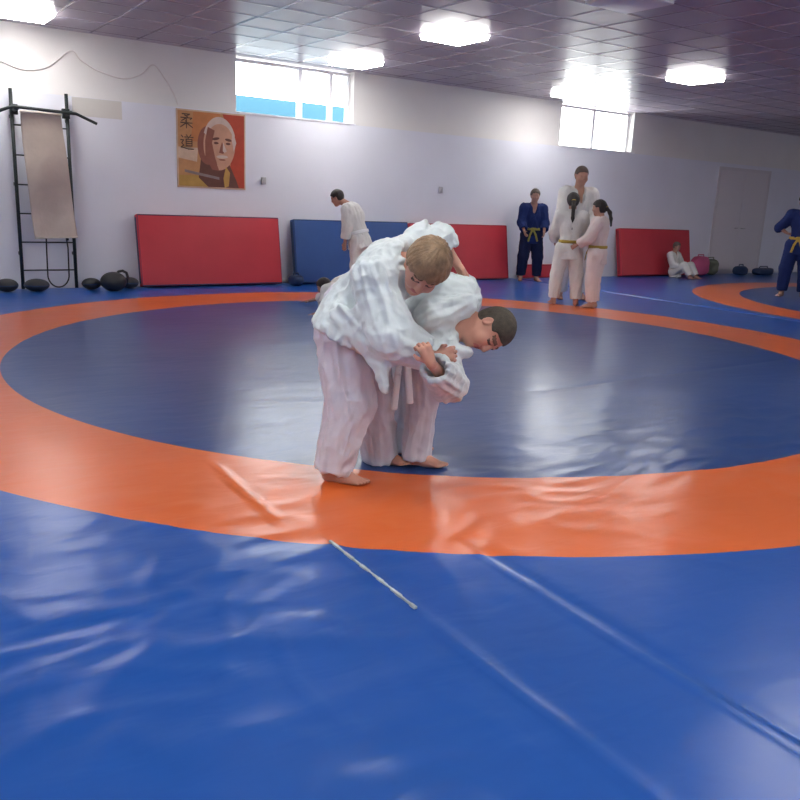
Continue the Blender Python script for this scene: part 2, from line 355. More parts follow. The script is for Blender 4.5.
# ------------------------------------------------------------------ wall ladder, canvas, cord, weights
def wall_ladder():
    r = empty('steel_ladder', (2.23, WALL_Y - .12, 0), 'dark steel wall ladder with a pull up bar on top', 'ladder')
    for x in (-.325, .325):
        mb = MB(); mb.tube([(x, 0, .006), (x * .985, .02, 2.42)], .022, 'metal_dark', 10); rl = mb.build('rail', r, smooth=True)
        for z in (.45, 1.3, 2.1):
            mb = MB(); mb.box((x - .012, .0, z - .02), (x + .012, .119, z + .02), 'metal_dark'); mb.build('wall_bracket', rl)
    for k in range(6):
        z = .24 + k * .352; mb = MB(); mb.tube([(-.325, .002, z), (.325, .002, z)], .009, 'metal_dark', 8); mb.build('rung', r, smooth=True)
    mb = MB(); mb.tube([(-.66, -.30, 2.06), (-.36, -.28, 2.19), (.36, -.28, 2.17), (.60, -.30, 2.07)], .019, 'metal_dark', 10); mb.build('pull_up_bar', r, smooth=True)
    for x in (-.30, .30):
        mb = MB(); mb.tube([(x, 0.0, 2.17), (x, -.28, 2.18)], .022, 'metal_dark', 10); mb.build('bar_arm', r, smooth=True)
        mb = MB(); mb.box((x - .045, -.03, 2.12), (x + .045, .03, 2.24), 'metal_dark'); mb.build('clamp', r, bevel=.006)
wall_ladder()
def hanging_canvas():
    nu, nv = 24, 60; V = []; F = []
    O = np.array([2.19, WALL_Y - .26, 1.0])
    for j in range(nv + 1):
        t = j / nv
        for i in range(nu + 1):
            s = i / nu; xl = -.235 + .10 * t ** 1.3; xr = .225 + .15 * t
            V.append((xl + (xr - xl) * s, -.14 + .16 * t + .015 * math.sin(7 * s + 5 * t) * (.3 + t) + .02 * math.sin(3.1 * t * 3 + s), 1.14 - 1.48 * t + (.02 * (s - .5)) * t))
    V = np.array(V); n = len(V); V2 = V.copy(); V2[:, 1] += .012
    id_ = lambda i, j: j * (nu + 1) + i
    for j in range(nv):
        for i in range(nu):
            F.append((id_(i, j), id_(i, j + 1), id_(i + 1, j + 1), id_(i + 1, j))); F.append((n + id_(i, j), n + id_(i + 1, j), n + id_(i + 1, j + 1), n + id_(i, j + 1)))
    ring = [id_(i, 0) for i in range(nu + 1)] + [id_(nu, j) for j in range(1, nv + 1)] + [id_(i, nv) for i in range(nu - 1, -1, -1)] + [id_(0, j) for j in range(nv - 1, 0, -1)]
    for a, b in zip(ring, ring[1:] + ring[:1]): F.append((a, b, b + n, a + n))
    V = np.concatenate([V, V2]); V[:, 1] += .006 * noise(V * 6.); F = np.array(F)
    o = mesh_np('canvas_sheet', V, F, ['canvas']); o.location = O
    tag(o, 'beige canvas sheet hanging from the pull up bar of the wall ladder', 'sheet')
    mb = MB(); mb.tube([(-.24, -.142, 1.142), (.23, -.142, 1.142)], .014, 'canvas_edge', 8); mb.build('top_hem', o, smooth=True)
    mb = MB(); mb.tube([(V[id_(i, nv)][0], V[id_(i, nv)][1], V[id_(i, nv)][2]) for i in range(0, nu + 1, 3)], .010, 'canvas_edge', 8); mb.build('bottom_hem', o, smooth=True)
hanging_canvas()
mb = MB(); pts = []
for k in range(25):
    t = k / 24; a = -math.pi / 2 + (t - .5) * math.pi * 1.0
    pts.append((.13 * math.cos(a), -.0, -.30 + .13 * math.sin(a) * 1.2))
pts = [(-.115, 0, .42), (-.125, 0, .1)] + pts[::-1][::-1] + [(.135, 0, .05), (.09, 0, .40)]
mb.tube(pts, .009, 'cord', 8); o = mb.build('jump_rope', smooth=True, loc=(2.33, WALL_Y - .155, .48)); tag(o, 'black cord looped over the lower rungs of the wall ladder', 'rope')
mb = MB(); mb.tube([(.09, 0, .38), (.14, 0, .14)], [.018, .014], 'cord', 10); mb.build('grip', o, smooth=True)

def ball(x, y, r, sq, label, name='medicine_ball', m='iron', cat='ball', grp='black balls along the wall'):
    pr = [(r * math.sin(t) * (1.0), r * sq * (1 - math.cos(t))) for t in [math.pi * (k + .02) / 16.3 for k in range(17)]]
    mb = MB(); mb.lathe(pr, m); o = mb.build(name, smooth=True, loc=(x, y, .002)); tag(o, label, cat, grp)
    mb = MB(); mb.lathe([(r * 1.004, r * sq - .006), (r * 1.008, r * sq), (r * 1.004, r * sq + .006)], 'navy'); mb.build('seam', o, smooth=True); return o
ball(2.70, WALL_Y - .30, .12, .62, 'small flat black ball to the left of the kettlebell')
ball(3.20, WALL_Y - .28, .12, .62, 'small flat black ball between the kettlebell and the red mat')
ball(1.68, WALL_Y - .36, .13, .62, 'black ball at the far left edge beside the ladder')
ball(2.02, WALL_Y - .38, .15, .52, 'flat black ball at the foot of the ladder')
def kettlebell():
    r = empty('kettlebell', (2.93, WALL_Y - .50, .002), 'black kettlebell on the mat beside the red gym mat', 'kettlebell')
    pr = [(0.165 * math.sin(t), .125 * (1 - math.cos(t))) for t in [.35 + (math.pi - .37) * k / 16 for k in range(17)]]
    z0 = pr[0][1]; mb = MB(); mb.lathe([(a, b - z0) for a, b in pr], 'iron'); mb.build('bell', r, smooth=True)
    mb = MB(); mb.tube([(.04, 0, .21), (.07, 0, .245), (.12, 0, .255), (.17, 0, .23), (.19, 0, .16), (.17, 0, .10)], .018, 'iron', 10); mb.build('handle', r, smooth=True)
kettlebell()
def bag(name, loc, s, m, label, cat, hand=True):
    """soft lumpy bag: a rounded box pushed about by noise, with a strap"""
    nu, nv = 28, 18; V = []; F = []
    for j in range(nv + 1):
        ph = -math.pi / 2 + math.pi * j / nv
        for i in range(nu):
            th = 2 * math.pi * i / nu; c = abs(math.cos(ph)) ** .55
            V.append((s[0] * math.copysign(abs(math.cos(th)) ** .7, math.cos(th)) * c, s[1] * math.copysign(abs(math.sin(th)) ** .7, math.sin(th)) * c, s[2] * math.copysign(abs(math.sin(ph)) ** .7, math.sin(ph))))
    for j in range(nv):
        for i in range(nu): F.append((j * nu + i, j * nu + (i + 1) % nu, (j + 1) * nu + (i + 1) % nu, (j + 1) * nu + i))
    V = np.array(V); V *= (1 + .10 * noise(V * 9 + loc[0]))[:, None]; V[:, 2] -= V[:, 2].min()
    o = mesh_np(name, V, np.array(F), [m]); o.location = loc; tag(o, label, cat); zt = V[:, 2].max()
    if hand:
        mb = MB(); mb.tube([(-s[0] * .5, 0, zt * .86), (-s[0] * .4, 0, zt + .03), (s[0] * .4, 0, zt + .03), (s[0] * .5, 0, zt * .86)], .012, m, 8); mb.build('strap', o, smooth=True)
    return o
bag('bag', (5.62, WALL_Y - .42, .002), (.10, .13, .075), 'navy', 'small dark bag in the gap between the left red mat and the blue mat', 'bag')
bag('backpack', (15.38, WALL_Y - .36, .002), (.22, .15, .20), 'pink', 'pink backpack beside the child sitting by the right red mat', 'bag')
bag('bag', (15.86, WALL_Y - .28, .002), (.22, .13, .17), 'olive', 'olive grey bag on the floor between the pink backpack and the door', 'bag')
bag('bag', (16.75, WALL_Y - .45, .002), (.17, .13, .10), 'navy', 'dark low bag on the floor in front of the door, left one of the pair', 'bag')
bag('bag', (17.55, WALL_Y - .5, .002), (.35, .13, .08), 'navy', 'dark long bag on the floor in front of the door, right one of the pair', 'bag')

# wall bits
for x, z, lb in ((5.28, 1.50, 'small grey socket box on the wall right of the portrait poster'), (8.54, 1.51, 'small grey hook box on the wall above the middle red mat')):
    mb = MB(); mb.box((-.035, -.03, -.05), (.035, 0, .05), 'plastic'); o = mb.build('socket_box', bevel=.006, loc=(x, WALL_Y - .001, z)); tag(o, lb, 'socket')
    mb = MB(); mb.tube([(0, -.03, .01), (0, -.045, .01)], .018, 'plastic', 14); mb.build('socket_face', o)
P_ = [(1.5, 2.80), (1.84, 2.74), (2.11, 2.67), (2.40, 2.74), (2.67, 2.96), (2.80, 2.86), (3.0, 2.76), (3.32, 2.70), (3.55, 2.78), (3.72, 2.92), (3.86, 2.78), (3.98, 2.60), (4.05, LEDGE + .02)]
mb = MB(); pts = []
for i in range(len(P_) - 1):
    for k in range(6):
        t = k / 6; q = [np.array(P_[max(0, min(len(P_) - 1, i + m))]) for m in (-1, 0, 1, 2)]
        c_ = .5 * (2 * q[1] + (q[2] - q[0]) * t + (2 * q[0] - 5 * q[1] + 4 * q[2] - q[3]) * t * t + (3 * q[1] - q[0] - 3 * q[2] + q[3]) * t ** 3); pts.append((c_[0], WALL_Y + .078, c_[1]))
o = mb; mb.tube(pts, .007, 'cable', 6); o = mb.build('drooping_cable', smooth=True); tag(o, 'thin cable drooping in swags along the upper wall above the ladder', 'cable')
# painted low wall outside the left window
mb = MB(); mb.box((-2, -.05, -3.2), (4, .05, .22), 'outblue'); o = mb.build('outdoor_fence', loc=(5.3, WALL_Y + 1.6, 2.62)); tag(o, 'blue fence outside seen low through the left window', 'fence')
for xx in (-1.9, .1, 2.1, 3.9):
    mb = MB(); mb.box((xx - .05, .05, -3.2), (xx + .05, .15, .2), 'outblue'); mb.build('post', o)

# ------------------------------------------------------------------ poster
def poster():
    W, H = 1.01, 1.04
    r = empty('poster', (3.985 + W / 2, WALL_Y, 1.355), 'square orange poster with a painted old man and two brush characters', 'poster')
    mb = MB(); mb.box((-W / 2, -.012, 0), (W / 2, -.001, H), 'ink_paper'); mb.build('sheet', r)
    mb = MB(); lay = [.0125]
    def poly(pts, m):
        lay[0] += .0006; n = len(pts); vs = [((u - .5) * W, -lay[0], v * H) for u, v in pts]
        a = sum(pts[i][0] * pts[(i + 1) % n][1] - pts[(i + 1) % n][0] * pts[i][1] for i in range(n))
        mb.add(vs, [tuple(range(n)) if a > 0 else tuple(range(n - 1, -1, -1))], m)
    def blob(cx, cy, rx, ry, m, rot=0., n=28, k=2.):
        c, s = math.cos(rot), math.sin(rot); P = []
        for i in range(n):
            t = 2 * math.pi * i / n; x = rx * math.copysign(abs(math.cos(t)) ** (2 / k), math.cos(t)); y = ry * math.copysign(abs(math.sin(t)) ** (2 / k), math.sin(t))
            P.append((cx + c * x - s * y, cy + s * x + c * y))
        poly(P, m)
    poly([(.02, .02), (.98, .02), (.98, .98), (.02, .98)], 'ink_tan')
    poly([(.20, .60), (.62, .60), (.62, .98), (.24, .98)], 'ink_orange')
    poly([(.74, .02), (.98, .02), (.98, .98), (.66, .98), (.80, .60)], 'ink_redor')
    poly([(.02, .02), (.46, .02), (.40, .17), (.02, .16)], 'ink_mustard')
    poly([(.02, .38), (.28, .34), (.30, .52), (.02, .52)], 'ink_paper')
    poly([(.30, .14), (.34, .40), (.48, .46), (.76, .32), (.86, .12), (.90, .02), (.44, .02)], 'ink_brown')      # dark coat
    blob(.44, .56, .15, .25, 'ink_shade')                                                                        # side of the head in shadow
    blob(.61, .58, .235, .335, 'ink_face', -.05)
    poly([(.61 + .245 * math.cos(t), .585 + .355 * math.sin(t)) for t in np.linspace(.35, 2.75, 18)] + [(.62 + .205 * math.cos(t), .585 + .265 * math.sin(t)) for t in np.linspace(2.75, .35, 18)], 'ink_white'); poly([(.80, .80), (.86, .62), (.82, .50), (.79, .66)], 'ink_white')                          # white cropped hair
    poly([(.40, .62), (.40, .40), (.50, .25), (.60, .24), (.54, .42), (.50, .60), (.54, .76), (.44, .80)], 'ink_shade')
    blob(.555, .655, .055, .018, 'ink_brown', .2); blob(.74, .65, .05, .018, 'ink_brown', -.15)                   # brows
    blob(.56, .60, .036, .016, 'ink_brown'); blob(.735, .60, .036, .016, 'ink_brown')                             # eyes
    poly([(.645, .62), (.70, .50), (.66, .465), (.60, .475), (.62, .55)], 'ink_shade'); poly([(.66, .62), (.715, .50), (.68, .48), (.655, .50)], 'ink_white')
    blob(.645, .425, .085, .022, 'ink_white', .02); blob(.645, .385, .05, .010, 'ink_shade'); blob(.64, .31, .07, .03, 'ink_face')
    poly([(.66, .14), (.70, .30), (.76, .22), (.74, .04), (.68, .02)], 'ink_mustard')
    poly([(.10, .20), (.60, .12), (.60, .155), (.10, .235)], 'ink_grey')
    def stroke(ps, w, cx, cy, s):
        lay[0] += .0004
        for (a, b) in zip(ps, ps[1:]):
            a = np.array(a, float); b = np.array(b, float); d = (b - a) / (np.linalg.norm(b - a) + 1e-9); nn = np.array((-d[1], d[0]))
            a = a - d * w * .35; b = b + d * w * .35; q = [a - nn * w * .55, b - nn * w * .42, b + nn * w * .42, a + nn * w * .55]
            mb.add([((cx + x * s - .5) * W, -lay[0], (cy + y * s) * H) for x, y in q], [(0, 1, 2, 3)], 'ink_ink')
    JU = [[(.2, .93), (.75, .93), (.5, .80)], [(.38, .86), (.6, .74)], [(.10, .68), (.90, .68), (.78, .58)], [(.5, .68), (.5, .44), (.42, .47)], [(.45, .64), (.15, .47)],
          [(.08, .35), (.92, .35)], [(.5, .47), (.5, .0)], [(.47, .33), (.06, .05)], [(.53, .33), (.95, .06)]]
    DO = [[(.48, .97), (.56, .87)], [(.82, .99), (.72, .87)], [(.34, .82), (.98, .82)], [(.64, .82), (.58, .70)], [(.45, .68), (.45, .24)], [(.45, .68), (.88, .68), (.88, .24)],
          [(.45, .54), (.88, .54)], [(.45, .40), (.88, .40)], [(.45, .25), (.88, .25)], [(.10, .92), (.22, .80)], [(.04, .62), (.26, .62), (.12, .42), (.26, .27), (.06, .13)], [(.06, .13), (.3, .10), (.6, .03), (.98, .03)]]
    for s_ in JU: stroke(s_, .075, .04, .76, .19)
    for s_ in DO: stroke(s_, .07, .04, .49, .19)
    mb.build('print', r)
poster()
# ------------------------------------------------------------------ people: implicit surfaces meshed by surface nets
def nrm(v): v = np.asarray(v, float); return v / (np.linalg.norm(v) + 1e-12)
RT = np.array([.8277, -.5611, 0]); FW = np.array([.5700, .8217, 0]); UPV = np.array([0., 0, 1])     # right of / away from the photographer, on the ground
def at(px, py, d):
    """world point seen at that pixel, d metres of ground distance straight ahead"""
    r = CF + CR * (px - 400) / FPX - CU * (py - 400) / FPX
    return EYE + r * (d / (r @ FW))
def vec(r, f, z): return RT * r + FW * f + UPV * z

class Field:
    def __init__(s, lo, hi, res):
        s.lo = np.array(lo, float); s.res = res; s.n = np.ceil((np.array(hi) - s.lo) / res).astype(int) + 1
        s.d = np.full(s.n, 1.0, np.float32)
    def block(s, lo, hi):
        a = np.clip(np.floor((lo - s.lo) / s.res).astype(int), 0, s.n - 1); b = np.clip(np.ceil((hi - s.lo) / s.res).astype(int) + 1, 1, s.n)
        b = np.maximum(b, a + 1)
        g = [(s.lo[i] + s.res * np.arange(a[i], b[i])).astype(np.float32) for i in range(3)]
        return tuple(slice(a[i], b[i]) for i in range(3)), np.stack(np.meshgrid(*g, indexing='ij'), -1)
    def union(s, fn, lo, hi, k=.01, sub=False):
        m = 4 * s.res + k; sl, P = s.block(np.asarray(lo) - m, np.asarray(hi) + m); e = fn(P).astype(np.float32); d = s.d[sl]
        if sub: d, e = -d, e
        h = np.maximum(k - np.abs(d - e), 0) / max(k, 1e-6); o = np.minimum(d, e) - h * h * k * .25
        s.d[sl] = -o if sub else o
    def cone(s, a, b, ra, rb, k=.01, flat=None, cap=None, cap0=None, sub=False):
        a, b = np.asarray(a, float), np.asarray(b, float); R = max(ra, rb) * 1.02
        s.union(lambda P: cone_d(P, a, b, ra, rb, flat, cap, cap0), np.minimum(a, b) - R, np.maximum(a, b) + R, k, sub)
    def ell(s, c, ax, r, k=.01, sub=False):
        """ellipsoid: centre, 3x3 rows of axes, radii"""
        c = np.asarray(c, float); r = np.asarray(r, float); R = r.max()
        def fn(P):
            q = (P - c) @ np.asarray(ax).T; k0 = np.linalg.norm(q / r, axis=-1); k1 = np.linalg.norm(q / (r * r), axis=-1); return k0 * (k0 - 1) / np.maximum(k1, 1e-6)
        s.union(fn, c - R, c + R, k, sub)
    def cut(s, p, n):
        """keep the side against n"""
        g = np.stack(np.meshgrid(*[s.lo[i] + s.res * np.arange(s.n[i]) for i in range(3)], indexing='ij'), -1)
        s.d = np.maximum(s.d, ((g - p) @ n).astype(np.float32))
    def mesh(s, smooth=1):
        V, F = surface_net(s.d, s.lo, s.res)
        for _ in range(smooth): V = lap(V, F, .5)
        return V, F
def cone_d(P, a, b, ra, rb, flat=None, cap=None, cap0=None):
    a, b = a.astype(P.dtype), b.astype(P.dtype); ab = b - a; L2 = ab @ ab + 1e-12; q = P - a; t = np.clip((q @ ab) / L2, 0, 1); v = q - t[..., None] * ab; d2 = (v * v).sum(-1); sc = 1.
    if flat is not None:
        n, kf = flat; vn = v @ n; d2 = d2 + (kf * kf - 1) * vn * vn; sc = 1 / (1 + .5 * (kf - 1))
    d = np.sqrt(d2) - (ra + t * (rb - ra))
    if sc != 1.: d = np.where(d < 0, d * sc, d * (.5 + .5 * sc))
    if cap is not None and cap is not False: d = np.maximum(d, (P - b) @ (nrm(ab) if cap is True else cap))
    if cap0 is not None: d = np.maximum(d, -(q @ (nrm(ab) if cap0 is True else cap0)))
    return d
def surface_net(d, lo, res):
    neg = d < 0; nx, ny, nz = d.shape; C = np.zeros((nx - 1, ny - 1, nz - 1), np.uint8)
    corners = [(i, j, k) for i in (0, 1) for j in (0, 1) for k in (0, 1)]
    for (i, j, k) in corners: C += neg[i:nx - 1 + i, j:ny - 1 + j, k:nz - 1 + k]
    act = (C > 0) & (C < 8); I = np.argwhere(act); idx = np.full(C.shape, -1, np.int32); idx[act] = np.arange(len(I))
    val = np.stack([d[I[:, 0] + i, I[:, 1] + j, I[:, 2] + k] for (i, j, k) in corners], 1)
    acc = np.zeros((len(I), 3)); cnt = np.zeros(len(I))
    for a in range(8):
        for b in range(a + 1, 8):
            ca, cb = np.array(corners[a]), np.array(corners[b])
            if np.abs(ca - cb).sum() != 1: continue
            va, vb = val[:, a], val[:, b]; x = (va < 0) != (vb < 0); t = np.where(x, va / np.where(x, va - vb, 1), 0)
            acc += np.where(x[:, None], ca + t[:, None] * (cb - ca), 0); cnt += x
    V = lo + res * (I + acc / cnt[:, None]); F = []
    for ax in range(3):
        o = [a for a in range(3) if a != ax]; s0 = [slice(None)] * 3; s1 = [slice(None)] * 3; s0[ax] = slice(0, -1); s1[ax] = slice(1, None)
        E = np.argwhere(neg[tuple(s0)] != neg[tuple(s1)]); E = E[(E[:, o[0]] > 0) & (E[:, o[1]] > 0) & (E[:, o[0]] < d.shape[o[0]] - 1) & (E[:, o[1]] < d.shape[o[1]] - 1)]
        if not len(E): continue
        def cell(da, db):
            c = E.copy(); c[:, o[0]] += da; c[:, o[1]] += db; return idx[c[:, 0], c[:, 1], c[:, 2]]
        q = np.stack([cell(-1, -1), cell(0, -1), cell(0, 0), cell(-1, 0)], 1); fl = neg[E[:, 0], E[:, 1], E[:, 2]]
        if ax == 1: fl = ~fl
        q[~fl] = q[~fl][:, ::-1]; F.append(q)
    return V, np.concatenate(F)
def lap(V, F, w):
    n = len(V); S = np.zeros((n, 3)); c = np.zeros(n)
    for a, b in ((0, 1), (1, 2), (2, 3), (3, 0), (1, 0), (2, 1), (3, 2), (0, 3)):
        i, j = F[:, a], F[:, b]; c += np.bincount(i, minlength=n)
        for k in range(3): S[:, k] += np.bincount(i, V[j, k], minlength=n)
    return V + w * (S / np.maximum(c, 1)[:, None] - V)
def vnorm(V, F):
    n = np.cross(V[F[:, 2]] - V[F[:, 0]], V[F[:, 3]] - V[F[:, 1]]); N = np.zeros_like(V)
    for k in range(3):
        for c in range(4): N[:, k] += np.bincount(F[:, c], n[:, k], minlength=len(V))
    return N / (np.linalg.norm(N, axis=1)[:, None] + 1e-12)
def folds(V, F, segs, amp, fw, fl, seed):
    """cloth folds that run along the limb or trunk piece nearest to each vertex"""
    N = vnorm(V, F); num = np.zeros(len(V)); den = np.zeros(len(V)) + 1e-9
    for i, (a, b, ra, rb) in enumerate(segs):
        a, b = np.asarray(a, float), np.asarray(b, float); d = cone_d(V, a, b, ra, rb); w = np.exp(-np.clip(d + .02, 0, None) / .03); u = nrm(b - a)
        s = (V - a) @ u; q = V - a - s[:, None] * u; Q = q / fw + u * (s / fl)[:, None] + seed + 7.3 * i
        f = 1 - 2.2 * np.abs(noise(Q)) + .35 * noise(Q * 2.3 + 5)
        f2 = 1 - 2.2 * np.abs(noise(V / (fw * 1.5) + seed + 40)); num += w * (.7 * f + .3 * f2 - .3); den += w
    return V + N * (amp * num / den)[:, None]

def frame(fwd, up):
    f = nrm(fwd); u = nrm(np.asarray(up, float) - f * (np.asarray(up) @ f)); return np.stack([np.cross(f, u), f, u])        # rows: right, forward, up

def add_head(fd, c, A, s, neck):
    """head of height s*0.23 at c with axes A (right, forward, up)"""
    P = lambda x, y, z: c + s * (np.array([x, y, z]) @ A)
    E = lambda p, r, k, sub=False, ax=A: fd.ell(P(*p), ax, np.array(r) * s, k * s, sub)
    C = lambda a, b, ra, rb, k, sub=False: fd.cone(P(*a), P(*b), ra * s, rb * s, k * s, sub=sub)
    E((0, -.012, .028), (.073, .090, .083), .01); E((0, .022, -.040), (.056, .062, .068), .035); E((0, .050, -.088), (.028, .030, .022), .03)
    for x in (-1, 1):
        E((x * .034, .058, -.022), (.026, .028, .028), .02)                       # cheeks
        E((x * .029, .090, .016), (.019, .014, .012), .012, True)                 # sockets
        E((x * .029, .070, .014), (.015, .015, .013), .003)                       # closed / lowered lids
        C((x * .016, .078, .032), (x * .044, .068, .031), .008, .006, .012)       # brow ridge
        er = np.stack([A[0], A[1], A[2]]); E((x * .075, -.008, .004), (.009, .018, .030), .006); E((x * .082, -.003, .006), (.006, .010, .018), .005, True)
    C((0, .080, .022), (0, .097, -.018), .008, .012, .012)
    for x in (-1, 1): E((x * .010, .090, -.021), (.009, .010, .007), .006)
    E((0, .080, -.045), (.024, .011, .006), .006); E((0, .079, -.056), (.020, .011, .007), .006); E((0, .092, -.0505), (.022, .006, .0016), .003, True)
    fd.cone(P(0, -.022, -.040), neck, .050 * s, .056 * s, .02 * s)
def head_mats(V, c, A, s):
    """0 skin, 1 lips, 2 lids and lashes, 3 brows, by place on the face"""
    q = ((V - c) @ A.T) / s; x, y, z = np.abs(q[:, 0]), q[:, 1], q[:, 2]; m = np.zeros(len(V), int)
    m[(y > .06) & (x < .023) & (np.abs(z + .0505) < .0095)] = 1
    m[(y > .055) & (x > .015) & (x < .045) & (np.abs(z - .010 + .1 * (x - .03)) < .0045)] = 2
    m[(y > .05) & (x > .013) & (x < .050) & (np.abs(z - .036 + .12 * (x - .03)) < .0055)] = 3
    return m

def add_hand(fd, wrist, d, palm, s, curl, side, fan=.12, thumb=.7):
    """palm + five bent fingers; d = towards the fingertips, palm = the way the palm faces, side = +1 thumb towards cross(d, palm)"""
    d = nrm(d); p = nrm(np.asarray(palm) - d * (np.asarray(palm) @ d)); l = np.cross(d, p) * side
    g = lambda a, b, c: wrist + s * (d * a + l * b + p * c)
    fd.cone(g(-.01, 0, 0), g(.03, 0, 0), .024 * s, .024 * s, .012 * s, (p, 1.35))
    fd.cone(g(.03, .014, 0), g(.075, .018, 0), .021 * s, .019 * s, .012 * s, (p, 1.4)); fd.cone(g(.03, -.012, 0), g(.070, -.018, 0), .021 * s, .018 * s, .012 * s, (p, 1.4))
    for k, (b, ln) in enumerate(((.030, .068), (.010, .076), (-.010, .070), (-.029, .054))):
        q = g(.082 - .004 * abs(k - 1), b, 0); ang = curl[0]; fd_ = nrm(d + l * fan * (1.5 - k) * .6)
        for j, (frac, r0, r1) in enumerate(((.45, .0090, .0084), (.30, .0084, .0076), (.25, .0076, .0066))):
            v = fd_ * math.cos(ang) + p * math.sin(ang); e = q + v * ln * frac * s; fd.cone(q, e, r0 * s, r1 * s, .004 * s); q = e; ang += curl[1]
    q = g(.022, .022, .004); v = nrm(d * .6 + l * thumb + p * .35); e = q + v * .036 * s; fd.cone(q, e, .0125 * s, .0105 * s, .008 * s)
    v = nrm(d * .85 + l * thumb * .25 + p * (.3 + .5 * curl[0])); e2 = e + v * .026 * s; fd.cone(e, e2, .0105 * s, .0085 * s, .004 * s)
def add_foot(fd, ankle, toe, s, up=UPV):
    """bare foot from the ankle; toe = direction on the ground"""
    t = nrm(np.asarray(toe) * (1, 1, 0)); l = np.cross(up, t); h = ankle[2] - .010
    g = lambda a, b, c: np.array([ankle[0], ankle[1], .006]) + t * a * s + l * b * s + up * c * s
    fd.cone(ankle, g(-.028, 0, .030), .034 * s, .030 * s, .02 * s); fd.cone(g(-.028, 0, .028), g(.06, .004, .030), .030 * s, .030 * s, .02 * s)
    fd.cone(ankle, g(.10, .006, .022), .034 * s, .024 * s, .025 * s); fd.cone(g(.05, .0, .020), g(.125, .010, .016), .030 * s, .026 * s, .02 * s, (up, 1.5)); fd.cone(g(.05, -.008, .018), g(.12, -.018, .014), .026 * s, .022 * s, .02 * s, (up, 1.5))
    for k, b in enumerate((.028, .010, -.006, -.021, -.034)):
        r = (.0125, .0095, .009, .0085, .008)[k]; x = (.135, .137, .130, .122, .112)[k]; fd.cone(g(x, b, .014), g(x + .035 - .003 * k, b * 1.08, .011), r * s, r * .85 * s, .004 * s)

